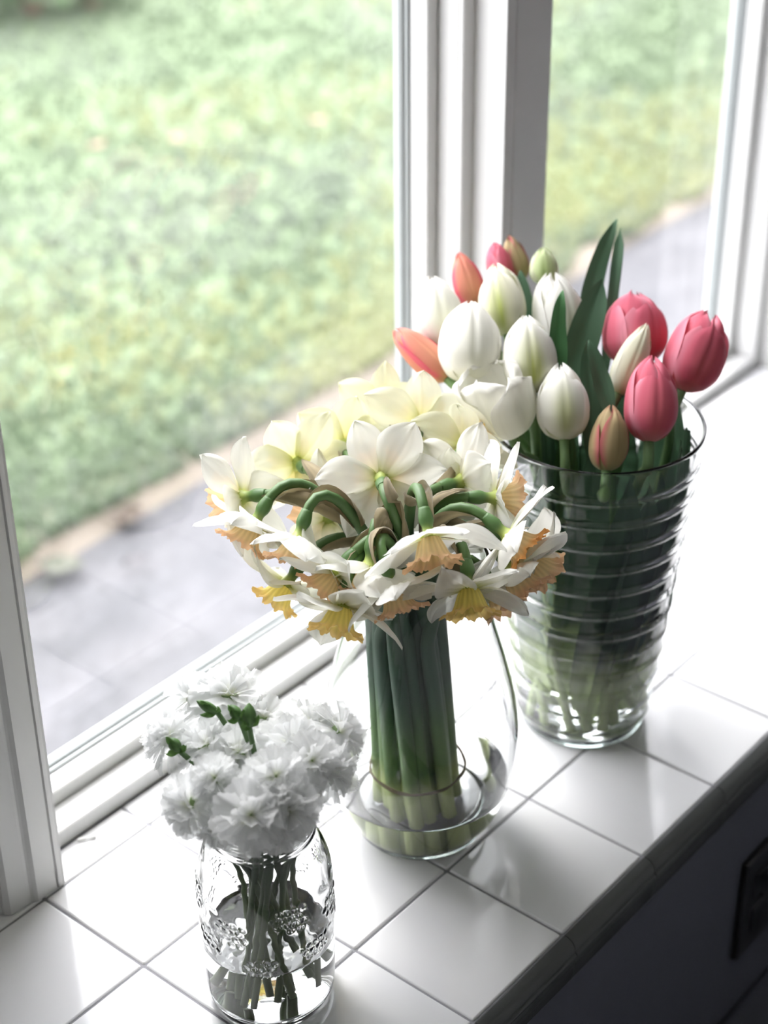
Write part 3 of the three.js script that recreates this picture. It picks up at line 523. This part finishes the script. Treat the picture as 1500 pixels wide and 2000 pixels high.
daffodil(473, 971, E0 + 0.005, [-0.85, -0.1, -0.45], 1.05, 0.1, 'peach', 'white daffodil furthest left, facing away with a pointed petal raised', { reflex: 0.15 });
daffodil(582, 905, E0 + 0.05, [-0.35, 0.22, -0.9], 1.02, 0.8, 'yellow', 'cream daffodil seen from behind, left of the central white one', {});
daffodil(672, 872, E0 + 0.08, [-0.12, 0.3, -0.95], 1.0, 0.9, 'yellow', 'pale yellow daffodil facing the window, behind the central white one', {});
daffodil(745, 936, E0 - 0.02, [-0.06, 0.28, -0.95], 1.08, 0.05, 'peach', 'star-shaped white daffodil seen from behind, in the centre of the bunch', { reflex: 0.05 });
daffodil(822, 832, E0 + 0.07, [0.12, 0.32, -0.92], 1.1, 0.6, 'yellow', 'large cream daffodil at the top, just below the coral tulip bud', {});
daffodil(752, 806, E0 + 0.11, [-0.1, 0.4, -0.9], 0.9, 1, 'yellow', 'pale yellow daffodil at the back, mostly hidden behind dry sheaths', {});
daffodil(905, 872, E0 + 0.05, [0.3, 0.5, -0.6], 0.95, 0.75, 'yellow', 'cream daffodil with a yellow stripe, beneath the open white tulip', {});
daffodil(900, 940, E0 + 0.02, [0.72, 0.2, -0.55], 1.08, 0.1, 'peach', 'white daffodil turned right with one broad petal, below the cream one', {});
daffodil(968, 972, E0 - 0.015, [0.86, -0.02, -0.2], 1.0, 0.05, 'peach', 'white daffodil facing right in front of the vase rim', { reflex: -0.1 });
daffodil(992, 1046, E0 - 0.045, [0.72, -0.6, 0.12], 1.1, 0.05, 'orange', 'white daffodil with a deep orange trumpet, furthest right', { reflex: 0.0 });
daffodil(838, 1050, E0 - 0.085, [0.16, -0.93, 0.24], 1.1, 0.0, 'peach', 'white daffodil hanging at the front with a large peach trumpet', { reflex: 0.02, bend: -0.3 });
daffodil(768, 1150, E0 - 0.07, [0.3, -0.92, 0.05], 1.0, 0.05, 'peach', 'white daffodil hanging low at the centre, its back towards the viewer', { reflex: 0.1, bend: -0.3 });
daffodil(916, 1150, E0 - 0.065, [0.08, -0.92, 0.22], 1.08, 0.05, 'yellow', 'white daffodil at the lower right with a yellow trumpet', { reflex: -0.1, bend: -0.2 });
daffodil(668, 1186, E0 - 0.06, [-0.22, -0.9, 0.2], 1.08, 0.1, 'yellow', 'white daffodil lowest in the bunch with a yellow trumpet', { reflex: -0.1, bend: -0.2 });
daffodil(582, 1052, E0 - 0.045, [-0.3, -0.9, 0.1], 1.05, 0.05, 'peach', 'white daffodil with a peach trumpet, on a thick arched neck at left', { reflex: -0.1, bend: -0.2 });
daffodil(496, 1022, E0 - 0.02, [-0.5, -0.82, 0.05], 1.05, 0.05, 'peach', 'white daffodil with a ragged peach trumpet at the left edge of the bunch', { reflex: 0.0, bend: -0.2 });
daffodil(655, 1120, E0 - 0.05, [-0.55, -0.62, 0.0], 1.02, 0.1, 'peach', 'white daffodil turned down left, above the lowest one', { reflex: 0.05 });
daffodil(1035, 1092, E0 - 0.005, [0.62, -0.55, -0.35], 1.02, 0.05, 'peach', 'shaded white daffodil under the orange-trumpeted one', { reflex: 0.1 });
daffodil(560, 1140, E0 + 0.0, [-0.5, -0.7, -0.1], 1.0, 0.35, 'yellow', 'cream daffodil hanging behind the lower left of the bunch', { reflex: 0.1 });
daffodil(965, 1150, E0 + 0.01, [0.5, -0.75, -0.2], 1.0, 0.1, 'peach', 'white daffodil partly hidden behind the lower right of the bunch', {});
daffodil(640, 1010, E0 + 0.03, [-0.62, -0.15, -0.6], 1.1, 0.25, 'peach', 'white daffodil in the gap behind the two left arched necks', { reflex: 0.1 });
daffodil(868, 985, E0 + 0.03, [0.35, 0.1, -0.9], 1.0, 0.2, 'peach', 'white daffodil just behind and right of the central star-shaped one', {});
daffodil(722, 1105, E0 - 0.055, [-0.1, -0.85, 0.0], 1.05, 0.05, 'peach', 'white daffodil in the lower middle, between two drooping peach-trumpeted ones', { reflex: -0.1 });
daffodil(1000, 1115, E0 - 0.03, [0.5, -0.75, 0.1], 1.12, 0.05, 'peach', 'white daffodil at the lower right, just above the yellow-trumpeted one', { reflex: 0.0 });
{ // twine round the stems
  const o = thing('twine', 'thin brown twine tied round the daffodil stems near the water', 'twine', [DV.x, 0.063, DV.z]);
  const loop = (y, ph) => { const pts = []; for (let k = 0; k < 40; k++) { const a = k / 40 * 6.2832; pts.push(V(Math.cos(a) * (0.0368 + 0.0006 * Math.sin(5 * a + ph)) - 0.003, y + 0.0012 * Math.sin(a + ph), Math.sin(a) * (0.0368 + 0.0006 * Math.sin(7 * a + ph)))); } return new THREE.CatmullRomCurve3(pts, true); };
  const m = M({ color: lin(0.22, 0.18, 0.10), roughness: 0.9 });
  part(o, 'loop', rod(loop(0, 0.4), 120, 7, () => 0.0008, null), m); part(o, 'loop', rod(loop(0.0022, 1.7), 120, 7, () => 0.0008, null), m);
}

// ------------------------------------------------------------------ carnations
let carnN = 0;
const C0 = V(-0.178, 0.207, -0.0215);               // middle of the dome of flowers
function carnation(px, py, depth, rpx, face, n, label, opt = {}) {
  const i = carnN++, r = rng(2000 + i * 17), c = at(px, py, depth), R = rpx * depth / F * 1.08, Fv = camDir(...face);
  const ang = i * 2.39996, rr = 0.024 * Math.sqrt((i % 12 + 0.5) / 12), foot = V(JV.x + Math.cos(ang) * (rr + 0.006), 0.0085 + 0.02 * ((i * 3) % 5) / 5, JV.z + Math.sin(ang) * (rr + 0.006));
  const o = thing('carnation', label, 'carnation', foot.toArray(), opt.group), rel = (p) => p.clone().sub(foot);
  const X = (Math.abs(Fv.y) < 0.95 ? V(0, 1, 0) : V(1, 0, 0)).cross(Fv).normalize(), Yv = Fv.clone().cross(X), heart = c.clone().addScaledVector(Fv, -R * 0.55);
  n = Math.round(n * (opt.full ?? 0.85));
  for (let k = 0; k < n; k++) {
    const l = k / (n - 1), tilt = rad(mix(98, 14, Math.pow(l, 0.85)) + (r() - 0.5) * 16), az = k * 2.39996 + (r() - 0.5) * 0.5, len = R * mix(1.12, 0.86, l) * (0.92 + 0.16 * r()), fan = rad(mix(44, 34, l) + 8 * r()), p1 = r() * 6.28, p2 = r() * 6.28, amp = len * mix(0.13, 0.20, l), f1 = 2.6 + 1.6 * r(), curl = mix(0.26, -0.05, l) + 0.2 * r();
    const dx = V(0, 0, 0).addScaledVector(X, Math.cos(az)).addScaledVector(Yv, Math.sin(az)), dl = V(0, 0, 0).addScaledVector(X, -Math.sin(az)).addScaledVector(Yv, Math.cos(az));
    const along = dx.clone().multiplyScalar(Math.sin(tilt)).addScaledVector(Fv, Math.cos(tilt)), nor = dx.clone().multiplyScalar(-Math.cos(tilt)).addScaledVector(Fv, Math.sin(tilt));
    const g = [0.93, 0.935, 0.935], warm = [0.88, 0.89, 0.76];
    part(o, 'petal', sheet(36, 8, (u, v) => {
      const s = u * 2 - 1, t = v, la = s * fan * mix(0.45, 1, smooth(0, 0.6, t)), teeth = t > 0.95 ? 0.055 * (Math.abs(((u * 11 + p1) % 1) - 0.5) * 2 - 0.5) + 0.03 * Math.sin(u * 37 + p2) : 0;
      const ro = len * t * (1 - 0.10 * s * s + teeth + 0.05 * Math.sin(s * 3 + p2) * t);
      const z = amp * Math.pow(t, 1.5) * (Math.sin(s * f1 + p1) + 0.5 * Math.sin(s * 6.3 + p2) + 0.16 * Math.sin(s * 15 + p1)) - curl * len * t * t;
      const p = heart.clone().addScaledVector(along, ro * Math.cos(la)).addScaledVector(dl, ro * Math.sin(la)).addScaledVector(nor, z);
      return [rel(p), mix3(g, warm, 0.75 * smooth(0.55, 0.1, t))];
    }), carnMat);
  }
  // calyx, stem
  const cb = heart.clone().addScaledVector(Fv, -0.016), ct = heart.clone().addScaledVector(Fv, 0.002);
  part(o, 'calyx', rod(new THREE.LineCurve3(rel(cb), rel(ct)), 10, 12, (t) => curve1([[0, 0.0022], [0.2, 0.0045], [0.7, 0.0056], [1, 0.0064]], t), (t) => mix3([0.10, 0.17, 0.09], [0.20, 0.30, 0.12], t), 0.05), stemMat);
  const na = Math.atan2(cb.z - JV.z, cb.x - JV.x), nr = Math.min(0.026, Math.hypot(cb.x - JV.x, cb.z - JV.z) * 0.6), neck = V(JV.x + Math.cos(na) * nr, 0.158, JV.z + Math.sin(na) * nr), mid = foot.clone().lerp(neck, 0.55).add(V((r() - 0.5) * 0.01, 0, (r() - 0.5) * 0.01));
  const pre = cb.clone().addScaledVector(Fv, -0.012);
  const cv = bez(rel(foot), rel(mid), rel(neck), rel(pre), rel(cb));
  part(o, 'stem', rod(cv, 30, 8, (t) => 0.0021 + 0.0008 * Math.exp(-((((t * 4.0) % 1 - 0.5) / 0.06) ** 2)), (t) => mix3([0.17, 0.23, 0.10], [0.075, 0.12, 0.07], smooth(0.1, 0.4, t))), stemMat);
  if (opt.leaf) { const q = cv.getPoint(opt.leaf), tg = cv.getTangent(opt.leaf), sd = V(r() - 0.5, 0, r() - 0.5).normalize(); blade(o, [q, q.clone().addScaledVector(tg, 0.012).addScaledVector(sd, 0.004), q.clone().addScaledVector(tg, 0.024).addScaledVector(sd, 0.010), q.clone().addScaledVector(tg, 0.034).addScaledVector(sd, 0.018)], 0.006, camDir(0, 0, 1), 700 + i, [0.09, 0.16, 0.07]); }
}
const K = 1.12;
carnation(450, 1322, K + 0.05, 70, [0.05, 0.95, 0.1], 20, 'white carnation topmost of the jar bouquet, raised above the others', { full: 1.25 });
carnation(366, 1335, K + 0.06, 54, [-0.45, 0.8, -0.1], 18, 'white carnation at the upper left, close to the window glass', { full: 1.25 });
carnation(306, 1425, K + 0.025, 58, [-0.7, 0.5, 0.25], 20, 'white carnation furthest left, over the window frame', { full: 1.25,  leaf: 0.7 });
carnation(392, 1432, K + 0.01, 54, [-0.35, 0.7, 0.35], 22, 'white carnation left of the green bud, beside the leftmost one', {});
carnation(462, 1450, K + 0.0, 54, [0.0, 0.7, 0.6], 22, 'white carnation just below the small green bud', { leaf: 0.5 });
carnation(413, 1515, K - 0.035, 44, [-0.2, 0.35, 0.9], 26, 'small rosette-shaped white carnation facing the viewer, at the left centre', {});
carnation(350, 1585, K - 0.03, 62, [-0.55, -0.15, 0.75], 24, 'white carnation at the lower left of the bouquet', { leaf: 0.55 });
carnation(489, 1606, K - 0.055, 72, [0.05, -0.15, 0.95], 24, 'large white carnation facing the viewer at the bottom centre', { leaf: 0.45 });
carnation(540, 1512, K - 0.045, 58, [0.1, 0.3, 0.9], 24, 'white carnation in the middle of the bouquet', {});
carnation(578, 1588, K - 0.045, 66, [0.45, -0.1, 0.85], 24, 'shaded white carnation at the lower right, above the jar neck', { leaf: 0.6 });
carnation(583, 1436, K - 0.01, 68, [0.25, 0.65, 0.6], 24, 'broad white carnation right of the green bud', {});
carnation(622, 1388, K + 0.03, 58, [0.4, 0.8, 0.0], 22, 'white carnation at the upper right, nearest the daffodil stems', {});
carnation(690, 1418, K + 0.015, 56, [0.8, 0.4, 0.1], 22, 'white carnation furthest right, touching the daffodil stems', {});
carnation(672, 1506, K - 0.01, 60, [0.8, 0.0, 0.5], 22, 'greyish white carnation below the rightmost one, in shade', {});
carnation(625, 1476, K - 0.025, 54, [0.5, 0.4, 0.7], 22, 'white carnation between the middle one and the right edge', {});
carnation(520, 1376, K + 0.035, 52, [0.1, 0.85, 0.1], 20, 'white carnation behind the green bud, under the topmost one', {});
carnation(420, 1640, K - 0.025, 46, [-0.2, -0.7, 0.6], 18, 'grey white carnation hanging lowest at the left of the jar', { leaf: 0.4 });
carnation(548, 1650, K - 0.035, 44, [0.15, -0.75, 0.6], 18, 'grey white carnation hanging lowest over the jar neck', { leaf: 0.5 });
// unopened buds
function bud(px, py, depth, dir, len, wide, label, splayed) {
  const b = at(px, py, depth), d = camDir(...dir), o = thing('carnation_bud', label, 'flower bud', b.toArray()), tip = d.clone().multiplyScalar(len);
  part(o, 'bud', rod(new THREE.LineCurve3(V(0, 0, 0), tip), 14, 14, (t) => wide * curve1([[0, 0.45], [0.2, 0.86], [0.5, 1], [0.8, 0.62], [1, 0.08]], t), (t, a) => { const w = 0.85 + 0.2 * Math.sin(a * 5); return [0.10 * w, 0.21 * w, 0.06 * w]; }, 0.05), stemMat);
  for (let k = 0; k < 3; k++) { const a = k * 2.1, s = camDir(Math.cos(a), Math.sin(a) * 0.6, 0.5); blade(o, [V(0, 0, 0), s.clone().multiplyScalar(wide * 0.9).addScaledVector(d, len * 0.12), s.clone().multiplyScalar(wide * (1.1 + splayed)).addScaledVector(d, len * 0.3), s.clone().multiplyScalar(wide * (1.15 + 2 * splayed)).addScaledVector(d, len * 0.5)], wide * 1.1, TOWARDS, px + k, [0.13, 0.26, 0.07]); }
  const base = V(JV.x + 0.006, 0.150, JV.z + 0.002).sub(b); part(o, 'stem', rod(bez(base, base.clone().multiplyScalar(0.6).add(V(0, 0.012, 0)), base.clone().multiplyScalar(0.25).addScaledVector(d, -0.008), V(0, 0, 0)), 16, 8, () => 0.0018, () => [0.1, 0.19, 0.07]), stemMat);
}
bud(487, 1418, K - 0.01, [0.0, 1, 0.2], 0.0155, 0.0048, 'plump green carnation bud standing among the white flowers', 0.1);
bud(468, 1404, K - 0.0, [-0.5, 0.8, 0.1], 0.011, 0.004, 'smaller green carnation bud hidden left of the plump one', 0.4);
bud(350, 1466, K + 0.005, [-0.5, 0.75, 0.3], 0.011, 0.0042, 'dark ragged green bud at the left, under the leftmost carnation', 0.5);
bud(425, 1392, K + 0.015, [-0.85, 0.5, 0.1], 0.016, 0.0036, 'pale green split bud under the topmost carnation', 0.5);

scene.traverse((o) => { if (o.isMesh) o.castShadow = o.receiveShadow = true; });
renderer.render(scene, camera);
